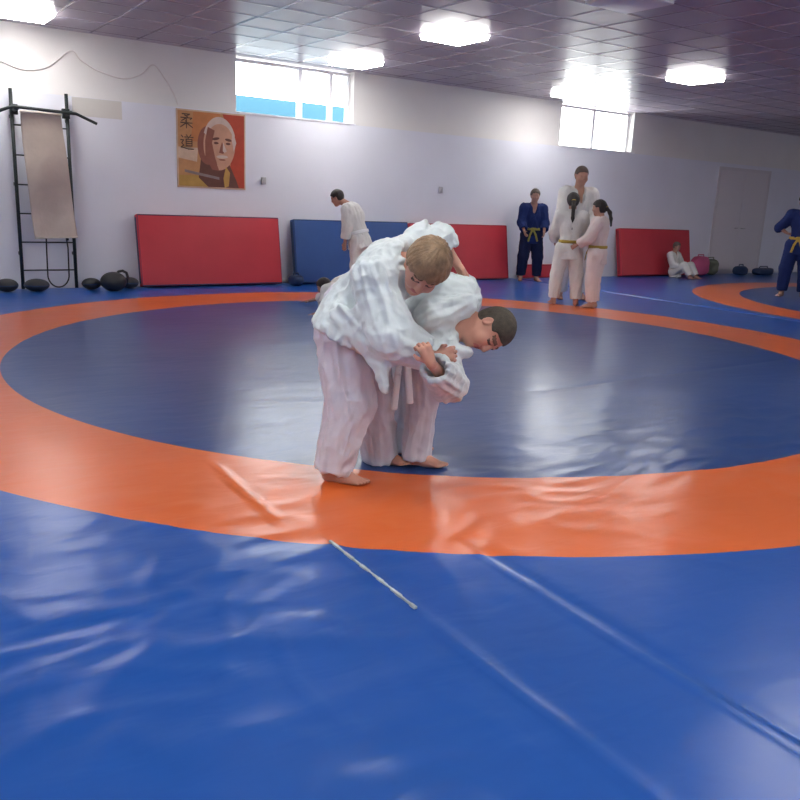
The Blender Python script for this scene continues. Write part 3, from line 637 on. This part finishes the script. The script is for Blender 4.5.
def person(J, label, group=None, s=1., res=.009, gi='gi_far', pants=None, belt='belt_white', skin='skin_far', hair='hair_black', style='short', cres=None, fold=.010,
           neck_open=True, sleeve=.78, rs=1., skirt=None, extra_jacket=(), hem_z=None, knot=True, belt_ends=None, pant_r=(1., 1., 1.), lap_m=None, cuffk=.06, fw=.06):
    """J: joints in world space. One skin mesh; hair, jacket, trousers and belt are its children."""
    cres = cres or res; pants = pants or gi
    base = np.array([(J['ankle_l'][0] + J['ankle_r'][0]) / 2, (J['ankle_l'][1] + J['ankle_r'][1]) / 2, 0.]) if 'base' not in J else J['base']
    allp = np.array([v for k, v in J.items() if k not in ('late', 'carve', 'skin_extra') and np.shape(v) == (3,) and not k.startswith(('d_', 'n_'))] + [p for e in extra_jacket for p in e[:2]])
    lo, hi = allp.min(0) - .30 * s, allp.max(0) + .30 * s; lo[2] = max(lo[2], -.03)
    T = frame(J['d_front'], J['chest'] - J['pelvis']); tr, tf, tu = T
    pel, che, nek = J['pelvis'], J['chest'], J['neck']
    # ---- skin
    fd = Field(lo, hi, res)
    fd.cone(pel, che, .105 * s, .115 * s, .03 * s, (tf, 1.35)); fd.cone(che, nek, .10 * s, .055 * s, .03 * s, (tf, 1.2))
    for d in 'lr':
        sh, el, wr = J['shoulder_' + d], J['elbow_' + d], J['wrist_' + d]; hp, kn, an = J['hip_' + d], J['knee_' + d], J['ankle_' + d]
        fd.cone(nek - tu * .03 * s, sh, .050 * s, .046 * s, .03 * s); fd.cone(sh, el, .045 * s, .034 * s, .015 * s); fd.cone(el, wr, .035 * s, .022 * s, .012 * s)
        add_hand(fd, wr, J.get('d_hand_' + d, wr - el), J.get('n_palm_' + d, -tr if d == 'r' else tr), s * .92, J.get('curl_' + d, (.35, .35)), J.get('side_' + d, 1 if d == 'r' else -1))
        fd.cone(pel, hp, .09 * s, .08 * s, .03 * s); fd.cone(hp, kn, .078 * s, .052 * s, .02 * s); fd.cone(kn, an, .052 * s, .032 * s, .015 * s)
        add_foot(fd, an, J.get('d_toe_' + d, tf), s * .95)
    for (a, b, ra, rb) in J.get('skin_extra', ()): fd.cone(a, b, ra, rb, .03)
    A = frame(J['d_face'], J['d_crown']); hc = J['head']; hs = s * J.get('hsize', 1.)
    add_head(fd, hc, A, hs, nek)
    V, F = fd.mesh(1); m = head_mats(V, hc, A, hs) * (1 if res < .007 else 0) + (head_mats(V, hc, A, hs) == 2) * (0 if res < .007 else 2)
    root = mesh_np('person', V - base, F, [skin, 'lips', 'eye', 'brow'], (m[F].max(1) if res < .007 else m[F].min(1))); root.location = base; tag(root, label, 'person', group)
    # ---- hair
    P = lambda x, y, z: hc + hs * (np.array([x, y, z]) @ A)
    th = dict(short=.013, buzz=.006, bowl=.017, long=.014)[style]
    hf = Field(hc - .28 * hs - (.25 * hs if style == 'long' else 0), hc + .28 * hs, min(res, .007)); 
    hf.ell(P(0, -.014, .030), A, (np.array([.073, .090, .083]) + th) * hs, .01)
    if style in ('bowl', 'long'):
        hf.ell(P(0, -.045, -.01), A, (np.array([.074, .058, .085])) * hs, .03); 
        for x in (-1, 1): hf.ell(P(x * .060, -.005, .03), A, np.array([.022, .055, .055]) * hs, .02)
    else: hf.ell(P(0, -.05, -.005), A, np.array([.062, .045, .070]) * hs, .03)
    # free the face, ears and nape
    zf = .046 if style == 'bowl' else .064
    def facefree(Pt):
        q = ((Pt - hc) @ A.T) / hs; x, y, z = q[..., 0], q[..., 1], q[..., 2]
        w = .006 * np.sin(x * 160) if style != 'buzz' else 0
        front = np.maximum(z - (zf + w - .25 * np.abs(x)), .035 + .25 * np.maximum(0, z - .02) - y)       # in front of the temples and under the fringe
        side = np.maximum(z - (.012 if style != 'buzz' else .022), -.020 - y); low = z + (.075 if style != 'buzz' else .055)
        return np.minimum(np.minimum(front, side), low) * hs
    hf.union(facefree, hf.lo, hf.lo + hf.res * hf.n, .004, True)
    if style == 'long':
        for i in range(len(J['tail']) - 1): hf.cone(J['tail'][i], J['tail'][i + 1], (.024, .028, .022, .014)[i] * hs, (.028, .022, .014, .006)[i] * hs, .02)
    HV, HF = hf.mesh(1); q = ((HV - hc) @ A.T) / hs; az = np.arctan2(q[:, 0], q[:, 1] + .03); el_ = np.arctan2(q[:, 2], np.hypot(q[:, 0], q[:, 1] + .03))
    HV = HV + vnorm(HV, HF) * (hs * (.0035 if style != 'buzz' else .0012) * noise(np.stack([np.cos(az) * 9, np.sin(az) * 9, el_ * 1.2], 1)))[:, None]
    mesh_np('hair', HV - base, HF, [hair], None, root)
    if style == 'long':
        mb = MB(); t0 = J['tail'][0]; dd = nrm(J['tail'][1] - J['tail'][0]); o1 = nrm(np.cross(dd, (0.3, .2, 1))); o2 = np.cross(dd, o1)
        mb.tube([t0 + dd * .01 + (o1 * math.cos(a) + o2 * math.sin(a)) * .026 * hs - base for a in np.linspace(0, 2 * math.pi, 13)[:-1]], .006 * hs, belt, 6, closed=True); mb.build('hair_tie', root, smooth=True)
    # ---- trousers
    tfd = Field(lo, hi, cres); segs = []; pr = pant_r
    for d in 'lr':
        hp, kn, an = J['hip_' + d], J['knee_' + d], J['ankle_' + d]; cuff = an + (kn - an) * cuffk
        tfd.cone(pel, hp, .125 * s, .118 * s, .04 * s); tfd.cone(hp, kn, .118 * pr[0] * s, .096 * pr[1] * s, .03 * s)
        tfd.cone(kn, cuff, .096 * pr[1] * s, .078 * pr[2] * s, .03 * s, cap=True); segs += [(hp, kn, .118 * pr[0] * s, .096 * pr[1] * s), (kn, cuff, .096 * pr[1] * s, .078 * pr[2] * s)]
    for d in 'lr':
        kn, an = J['knee_' + d], J['ankle_' + d]; cuff = an + (kn - an) * cuffk
        tfd.cone(cuff + (kn - cuff) * .12, cuff + (cuff - kn) * .3, .056 * pr[2] * s, .058 * pr[2] * s, .004, sub=True)
    V, F = tfd.mesh(2); V = folds(V, F, segs, fold, fw * s, .32 * s, J.get('seed', 0.)); V = lap(V, F, .4); V[:, 2] = np.maximum(V[:, 2], .006)
    mesh_np('trousers', V - base, F, [pants], None, root)
    # ---- jacket
    jf = Field(lo, hi, cres); segs = []
    waist = pel + (che - pel) * .22
    jf.cone(waist, che, .132 * rs * s, .150 * rs * s, .05 * s, (tf, 1.25)); jf.cone(che, nek - tu * .045 * s, .145 * s * rs, .075 * s, .05 * s, (tf, 1.15)); segs += [(waist, che, .132 * s * rs, .15 * s * rs)]
    sk = skirt or [(waist, pel - tu * .16 * s, .130 * rs, .165 * rs, True)]
    sd = Field(lo, hi, cres)
    for (a, b, ra, rb, cp) in sk: sd.cone(a, b, ra * s, rb * s, .04 * s, (tf, 1.12), cap=cp); segs.append((a, b, ra * s, rb * s))
    jf.d = smin(jf.d, sd.d, .03 * s)
    for d in 'lr':
        sh, el, wr = J['shoulder_' + d], J['elbow_' + d], J['wrist_' + d]; cu = el + (wr - el) * (J.get('sleeve_' + d, sleeve))
        e0, e1, e2 = J.get('sr_' + d, (.088, .078, .070)); jf.cone(che + (nek - che) * .5, sh, .10 * s * rs, e0 * s, .05 * s); jf.cone(sh, el, e0 * s, e1 * s, .03 * s); jf.cone(el, cu, e1 * s, e2 * s, .03 * s, cap=True)
        segs += [(sh, el, e0 * s, e1 * s), (el, cu, e1 * s, e2 * s)]
    for (a, b, ra, rb, cp, fl) in extra_jacket: jf.cone(a, b, ra, rb, .025, fl, cap=cp); segs.append((a, b, ra, rb))
    raw = jf.d.copy()
    for d in 'lr':
        el, wr = J['elbow_' + d], J['wrist_' + d]; cu = el + (wr - el) * (J.get('sleeve_' + d, sleeve)); e2 = J.get('sr_' + d, (.088, .078, .070))[2] * s
        jf.cone(cu - (cu - el) * .12, cu + nrm(wr - el) * .12 * s, e2 * .74, e2 * .76, .004, sub=True)
    if neck_open:                                    # V neck
        a, b = nek + tf * .045 * s + tu * .03 * s, che + tf * .145 * s - tu * .06 * s
        jf.cone(a, b, .062 * s, .012 * s, .01, sub=True); jf.cone(nek - tu * .02 * s, nek + tu * .12 * s, .060 * s, .075 * s, .01, sub=True)
    for (a, b, ra, rb) in J.get('late', ()): jf.cone(a, b, ra, rb, .02); segs.append((a, b, ra, rb))
    for (a, b, ra, rb) in J.get('carve', ()): jf.cone(a, b, ra, rb, .012, sub=True)
    V, F = jf.mesh(2); V = folds(V, F, segs, fold, fw * s, .28 * s, J.get('seed', 0.) + 3); V = lap(V, F, .4); V[:, 2] = np.maximum(V[:, 2], .008)
    jk = mesh_np('jacket', V - base, F, [gi], None, root)
    # collar band from one side over the nape to the other, crossing on the chest
    cf = Field(lo, hi, min(cres, .0075)); w = .021 * s
    g = lambda x, y, z: nek + s * (tr * x + tf * y + tu * z)
    cz = lambda p, k: p
    for x in (-1, 1):
        pts = [g(0, -.070, .028), g(x * .052, -.045, .030), g(x * .068, .012, .005), che + s * (tr * x * .052 + tf * .112 + tu * .045), che + s * (-tr * x * .012 + tf * .132 - tu * .085), waist + s * (-tr * x * .06 + tf * .118 + tu * .03)]
        for p, q in zip(pts, pts[1:]):
            mid = (p + q) / 2; axis = nek + tu * ((mid - nek) @ tu); nn = nrm(mid - axis); nn = nrm(nn - nrm(q - p) * (nn @ nrm(q - p))); cf.cone(p, q, w, w, .008, (nn, 2.6))
    V, F = cf.mesh(1); mesh_np('collar', V - base, F, [lap_m or gi], None, jk)
    # ---- belt
    if belt:
        zc = waist + (che - waist) * .06; bl, bh = zc - .27 * s, zc + .27 * s
        if belt_ends: bl = np.minimum(bl, np.min([p for e in belt_ends for p in e], 0) - .04); bh = np.maximum(bh, np.max([p for e in belt_ends for p in e], 0) + .04)
        else: bl[2] -= .12 * s
        bf = Field(bl, bh, min(cres, .0075)); jx = Field(bl, bh, min(cres, .0075)); jx.cone(waist, che, .140 * rs * s, .156 * rs * s, .05 * s, (tf, 1.25)); jx.cone(sk[0][0], sk[0][1], sk[0][2] * s + .008, sk[0][3] * s + .008, .04 * s, (tf, 1.12))
        g_ = np.stack(np.meshgrid(*[bf.lo[i] + bf.res * np.arange(bf.n[i]) for i in range(3)], indexing='ij'), -1)
        bf.d = np.maximum(np.maximum(jx.d - .010 * s, -(jx.d + .012)), (np.abs((g_ - zc) @ tu) - .022 * s).astype(np.float32))
        kp = zc + tf * (.134 * rs + .006) * s / 1.12 + tr * .01 * s
        if knot:
            bf.ell(kp, T, np.array([.030, .020, .024]) * s, .008)
            ends = belt_ends or [[kp, kp + s * (tr * .05 - tu * .10 + tf * .03), kp + s * (tr * .075 - tu * .22 + tf * .035)], [kp, kp + s * (-tr * .05 - tu * .10 + tf * .03), kp + s * (-tr * .085 - tu * .21 + tf * .035)]]
            for e in ends:
                for p, q in zip(e, e[1:]): bf.cone(p, q, .020 * s, .020 * s, .006, (tf, 3.2), cap=True)
        V, F = bf.mesh(1); mesh_np('belt', V - base, F, [belt], None, root)
    return root
def smin(a, b, k):
    h = np.maximum(k - np.abs(a - b), 0) / k; return np.minimum(a, b) - h * h * k * .25

def standing(x, y, H, face, lean=0., arms=((.10, .10), (.10, .10)), spread=.10, look=0., nod=.1, step=0., bend=(.15, .15)):
    """joints of a standing person; face = heading vector; arms = (forward, outward) swing of the upper arm; bend = elbow bends"""
    s = H / 1.6; f = nrm(np.array([face[0], face[1], 0.])); u = UPV; r = np.cross(f, u); b = np.array([x, y, 0.])
    g = lambda a, c, z: b + s * (r * a + f * c + u * z)
    J = {}; tl = lambda z: math.sin(lean) * max(z - .80, 0); cz = lambda z: z if z < .8 else .8 + (z - .8) * math.cos(lean)
    J['pelvis'] = g(0, 0, .82); J['chest'] = g(0, tl(1.15), cz(1.15)); J['neck'] = g(0, tl(1.31), cz(1.31)); J['d_front'] = nrm(f * math.cos(lean) - u * math.sin(lean))
    hd = nrm(f * math.cos(look) + r * math.sin(look)); J['head'] = J['neck'] + s * (u * .155 + hd * (.035 + .04 * nod) + f * .1 * math.sin(lean))
    J['d_face'] = nrm(hd - u * nod); J['d_crown'] = nrm(u + hd * nod)
    for d, sg, i in (('l', -1, 0), ('r', 1, 1)):
        J['shoulder_' + d] = J['neck'] + s * (r * sg * .155 - u * .055); fo, ou = arms[i]
        du = nrm(-u + f * fo + r * sg * ou); J['elbow_' + d] = J['shoulder_' + d] + du * .255 * s
        dl = nrm(du + f * bend[i] * 2 - r * sg * bend[i] * .9); J['wrist_' + d] = J['elbow_' + d] + dl * .22 * s
        J['n_palm_' + d] = -r * sg + f * .01
        st = step * sg; J['hip_' + d] = g(sg * .075, 0, .80); J['knee_' + d] = g(sg * (spread * .9), .03 + st * .5, .44); J['ankle_' + d] = g(sg * spread, st, .075); J['d_toe_' + d] = nrm(f + r * sg * .25)
    J['seed'] = x * 3.1 + y
    return J, s

# ---- the two boys wrestling in front
def boys():
    a = {}
    a['pelvis'] = at(352, 308, 3.82); a['chest'] = at(390, 273, 3.76); a['neck'] = at(404, 267, 3.70); a['d_front'] = vec(.62, -.50, -.60)
    a['head'] = at(425, 268, 3.56); a['d_crown'] = vec(.40, -.62, .64); a['d_face'] = vec(-.16, -.60, -.78); a['hsize'] = 1.10
    a['shoulder_r'] = at(376, 280, 3.64); a['elbow_r'] = at(391, 337, 3.54); a['wrist_r'] = at(436, 357, 3.53); a['d_hand_r'] = vec(.95, .1, .22); a['n_palm_r'] = vec(.1, .9, -.3); a['curl_r'] = (.9, .7); a['side_r'] = 1
    a['shoulder_l'] = at(424, 246, 3.88); a['elbow_l'] = at(440, 240, 4.06); a['wrist_l'] = at(457, 264, 4.04); a['d_hand_l'] = vec(.55, -.1, -.8); a['n_palm_l'] = vec(-.5, -.5, -.6); a['curl_l'] = (.35, .3); a['side_l'] = -1
    a['sleeve_l'] = .45; a['sleeve_r'] = .80; a['sr_r'] = (.100, .104, .070); a['sr_l'] = (.085, .070, .062)
    a['hip_r'] = at(343, 330, 3.76); a['knee_r'] = at(350, 404, 3.70); a['ankle_r'] = at(334, 466, 3.63); a['d_toe_r'] = vec(.95, -.25, 0)
    a['hip_l'] = at(361, 326, 3.92); a['knee_l'] = at(371, 398, 3.98); a['ankle_l'] = at(380, 456, 3.96); a['d_toe_l'] = vec(.9, -.42, 0); a['seed'] = 1.3
    wa = at(358, 303, 3.82); fl = (nrm(vec(.15, 1, .15)), 2.6)
    sk = [(wa, at(344, 338, 3.74), .150, .180, vec(-.45, 0, -.88)), (at(372, 318, 3.70), at(376, 350, 3.66), .10, .10, vec(-.6, 0, -.8))]
    ex = [(at(404, 256, 3.80), at(424, 232, 3.90), .085, .030, None, None), (at(418, 236, 3.86), at(425, 224, 3.86), .045, .012, None, None),
          (at(361, 322, 3.58), at(385, 391, 3.49), .070, .006, None, fl), (at(384, 330, 3.56), at(386, 391, 3.49), .075, .006, None, fl), (at(340, 316, 3.60), at(364, 344, 3.54), .05, .035, None, fl)]
    person(a, 'fair haired boy in a white judo suit bending over and gripping the other boy', None, 1.0, .0048, 'gi', 'gi_pants', None, 'skin', 'hair_fair', 'bowl', cres=.0055, fold=.022,
           skirt=sk, extra_jacket=ex, knot=False, pant_r=(1.05, 1.16, 1.04), rs=1.04, cuffk=-.10, fw=.05)
    b = {}
    b['pelvis'] = at(414, 318, 4.14); b['chest'] = at(443, 306, 4.00); b['neck'] = at(459, 318, 3.90); b['d_front'] = vec(.25, -.50, -.82)
    b['head'] = at(490, 330, 3.82); b['d_crown'] = vec(.92, -.30, .08); b['d_face'] = vec(-.10, -.55, -.82); b['hsize'] = 1.10
    b['shoulder_r'] = at(440, 340, 3.82); b['elbow_r'] = at(448, 383, 3.66); b['wrist_r'] = at(431, 363, 3.40); b['d_hand_r'] = vec(-.42, -.05, .9); b['n_palm_r'] = vec(-.4, .9, 0); b['curl_r'] = (.9, .9); b['side_r'] = 1
    b['sleeve_r'] = .76; b['sr_r'] = (.075, .085, .068); b['sr_l'] = (.088, .075, .065)
    b['shoulder_l'] = at(460, 292, 4.06); b['elbow_l'] = at(440, 330, 4.20); b['wrist_l'] = at(400, 322, 4.10); b['curl_l'] = (.5, .4); b['n_palm_l'] = vec(0, -1, 0)
    b['hip_r'] = at(420, 334, 4.04); b['knee_r'] = at(423, 398, 3.98); b['ankle_r'] = at(416, 456, 3.93); b['d_toe_r'] = vec(.97, -.22, 0)
    b['hip_l'] = at(407, 332, 4.20); b['knee_l'] = at(409, 394, 4.20); b['ankle_l'] = at(404, 449, 4.14); b['d_toe_l'] = vec(.9, .1, 0); b['seed'] = 8.1
    wb = at(422, 314, 4.10)
    sk = [(wb, at(410, 352, 4.10), .125, .135, vec(-.1, 0, -1))]
    ex = [(at(446, 298, 3.98), at(460, 298, 3.96), .125, .10, None, None), (at(444, 350, 3.76), at(468, 353, 3.78), .032, .024, None, None)]
    kp = at(402, 343, 3.90); b['late'] = [(at(436, 318, 3.84), at(468, 304, 3.83), .10, .045)]; b['carve'] = [(at(449, 341, 3.72), at(470, 325, 3.74), .030, .062)]; b['skin_extra'] = [(at(446, 338, 3.85), at(468, 324, 3.86), .050, .055)]
    person(b, 'dark short haired boy in a white judo suit bent far forward with his head down', None, .96, .0048, 'gi', 'gi_pants', 'belt_white', 'skin', 'hair_dark', 'buzz', cres=.0055, fold=.019,
           skirt=sk, extra_jacket=ex, knot=True, belt_ends=[[kp, at(407, 360, 3.84), at(410, 404, 3.80)], [kp, at(398, 375, 3.86), at(394, 410, 3.86)]], pant_r=(.92, .82, .86), cuffk=-.06, fw=.05)
boys()

# ---- people further back
def ground(px, py):
    r = CF + CR * (px - 400) / FPX - CU * (py - 400) / FPX; return (EYE + r * (-EYE[2] / r[2]))[:2]
def background():
    # boy standing by the blue mat, turned to the left
    x, y = ground(358, 294); J, s = standing(x, y, 1.50, -RT * .95 + FW * .3, lean=.30, arms=((-.05, .08), (.0, .05)), nod=.5, spread=.12, step=.06, bend=(.08, .08))
    J['head'] = J['head'] - RT * .12 - UPV * .05; J['neck'] = J['neck'] - RT * .03
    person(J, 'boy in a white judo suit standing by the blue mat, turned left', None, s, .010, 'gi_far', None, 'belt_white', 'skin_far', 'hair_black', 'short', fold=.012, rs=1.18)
    # child on hands and knees behind the front pair
    g = lambda px, py, z: np.array([*ground(px, py), z]); K = {}
    hr, hl = g(312, 317, .035), g(304, 304, .035); d = RT; o = (hr + hl) / 2; o[2] = 0; s = .86
    q = lambda a, f, z: o + RT * a + FW * f + UPV * z
    K['pelvis'] = q(.66, .05, .36); K['chest'] = q(.42, .02, .31); K['neck'] = q(.29, .0, .27); K['d_front'] = vec(-.15, 0, -1)
    K['head'] = q(.185, -.02, .285); K['d_face'] = vec(-.85, .1, -.45); K['d_crown'] = vec(-.5, 0, .8)
    K['shoulder_l'] = q(.24, -.14, .25); K['elbow_l'] = q(.22, -.20, .14); K['wrist_l'] = hr + RT * .07 + UPV * .01; K['d_hand_l'] = vec(-.95, -.05, -.12); K['n_palm_l'] = vec(0, 0, -1)
    K['shoulder_r'] = q(.24, .15, .25); K['elbow_r'] = q(.18, .20, .14); K['wrist_r'] = hl + RT * .07 + UPV * .01; K['d_hand_r'] = vec(-.95, .05, -.12); K['n_palm_r'] = vec(0, 0, -1)
    for e, f in (('l', -.12), ('r', .14)):
        K['curl_' + e] = (.1, .1); K['sleeve_' + e] = .35; K['hip_' + e] = q(.64, f * .6, .33); K['knee_' + e] = q(.58, f, .075); K['ankle_' + e] = q(.92, f, .06); K['d_toe_' + e] = RT
    K['base'] = q(.5, 0, 0)
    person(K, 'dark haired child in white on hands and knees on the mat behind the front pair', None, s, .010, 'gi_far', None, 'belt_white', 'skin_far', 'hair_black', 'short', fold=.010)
    # group by the far edge of the ring
    grp = None
    x, y = ground(569, 299); J, s = standing(x, y, 1.91, -FW + RT * .15, arms=((.25, .22), (.25, .22)), nod=.25, spread=.13, bend=(.45, .45))
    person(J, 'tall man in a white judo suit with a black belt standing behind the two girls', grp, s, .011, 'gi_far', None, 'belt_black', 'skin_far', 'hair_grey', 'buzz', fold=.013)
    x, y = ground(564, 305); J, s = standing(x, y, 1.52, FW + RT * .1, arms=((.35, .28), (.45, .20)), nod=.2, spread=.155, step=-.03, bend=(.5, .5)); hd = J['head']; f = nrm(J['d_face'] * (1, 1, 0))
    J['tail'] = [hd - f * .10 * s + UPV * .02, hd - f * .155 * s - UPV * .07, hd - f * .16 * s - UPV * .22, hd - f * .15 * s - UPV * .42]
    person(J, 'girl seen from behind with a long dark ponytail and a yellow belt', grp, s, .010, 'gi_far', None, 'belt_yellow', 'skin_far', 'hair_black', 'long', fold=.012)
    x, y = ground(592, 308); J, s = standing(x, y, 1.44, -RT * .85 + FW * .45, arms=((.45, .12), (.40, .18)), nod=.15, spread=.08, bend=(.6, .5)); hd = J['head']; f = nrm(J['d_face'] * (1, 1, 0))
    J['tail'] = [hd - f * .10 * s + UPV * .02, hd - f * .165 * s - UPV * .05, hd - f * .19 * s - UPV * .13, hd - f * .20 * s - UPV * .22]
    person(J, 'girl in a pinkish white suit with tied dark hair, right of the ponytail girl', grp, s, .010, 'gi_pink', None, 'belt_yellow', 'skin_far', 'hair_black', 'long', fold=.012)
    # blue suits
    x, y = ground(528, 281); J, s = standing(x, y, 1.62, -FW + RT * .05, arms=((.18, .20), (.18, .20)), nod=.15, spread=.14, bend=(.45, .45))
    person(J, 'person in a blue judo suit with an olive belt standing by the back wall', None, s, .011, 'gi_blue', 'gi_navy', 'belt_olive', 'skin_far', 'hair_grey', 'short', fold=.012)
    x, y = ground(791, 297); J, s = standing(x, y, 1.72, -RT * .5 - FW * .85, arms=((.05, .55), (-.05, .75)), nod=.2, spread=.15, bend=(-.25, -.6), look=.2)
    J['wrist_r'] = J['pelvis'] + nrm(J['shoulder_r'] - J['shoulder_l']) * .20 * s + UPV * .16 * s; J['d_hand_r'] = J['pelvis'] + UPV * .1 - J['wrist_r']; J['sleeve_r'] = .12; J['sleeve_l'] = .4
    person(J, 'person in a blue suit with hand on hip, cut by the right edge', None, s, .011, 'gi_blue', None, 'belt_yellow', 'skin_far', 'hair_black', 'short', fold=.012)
    # child sitting against the right red mat
    x, y = 14.33, 10.86; o = np.array([x, y, 0]); S = {}; q = lambda a, f, z: o + RT * a + FW * f + UPV * z; s = .80
    S['pelvis'] = q(0, 0, .12); S['chest'] = q(-.05, .05, .37); S['neck'] = q(-.045, .05, .50); S['d_front'] = vec(.62, -.75, .12); S['head'] = q(-.02, .01, .625); S['d_face'] = vec(.6, -.75, -.25); S['d_crown'] = vec(.1, -.1, 1)
    lr = nrm(np.cross(S['d_front'], UPV))
    for e, sg in (('l', -1), ('r', 1)):
        S['shoulder_' + e] = S['neck'] + lr * sg * .13 - UPV * .05; S['elbow_' + e] = S['shoulder_' + e] + vec(.08, -.06, -.19) + lr * sg * .04; S['wrist_' + e] = S['elbow_' + e] + vec(.12, -.09, -.04) - lr * sg * .04
        S['hip_' + e] = S['pelvis'] + lr * sg * .07; S['knee_' + e] = S['hip_' + e] + vec(.19, -.17, .14) + lr * sg * .04; S['ankle_' + e] = S['knee_' + e] + vec(.10, -.10, -.23); S['ankle_' + e][2] = .06
        S['d_toe_' + e] = vec(.7, -.7, 0)
    S['base'] = o
    person(S, 'small child in a white suit sitting on the floor against the right red mat', None, s, .011, 'gi_far', None, 'belt_white', 'skin_far', 'hair_grey', 'short', fold=.008, knot=False)
background()
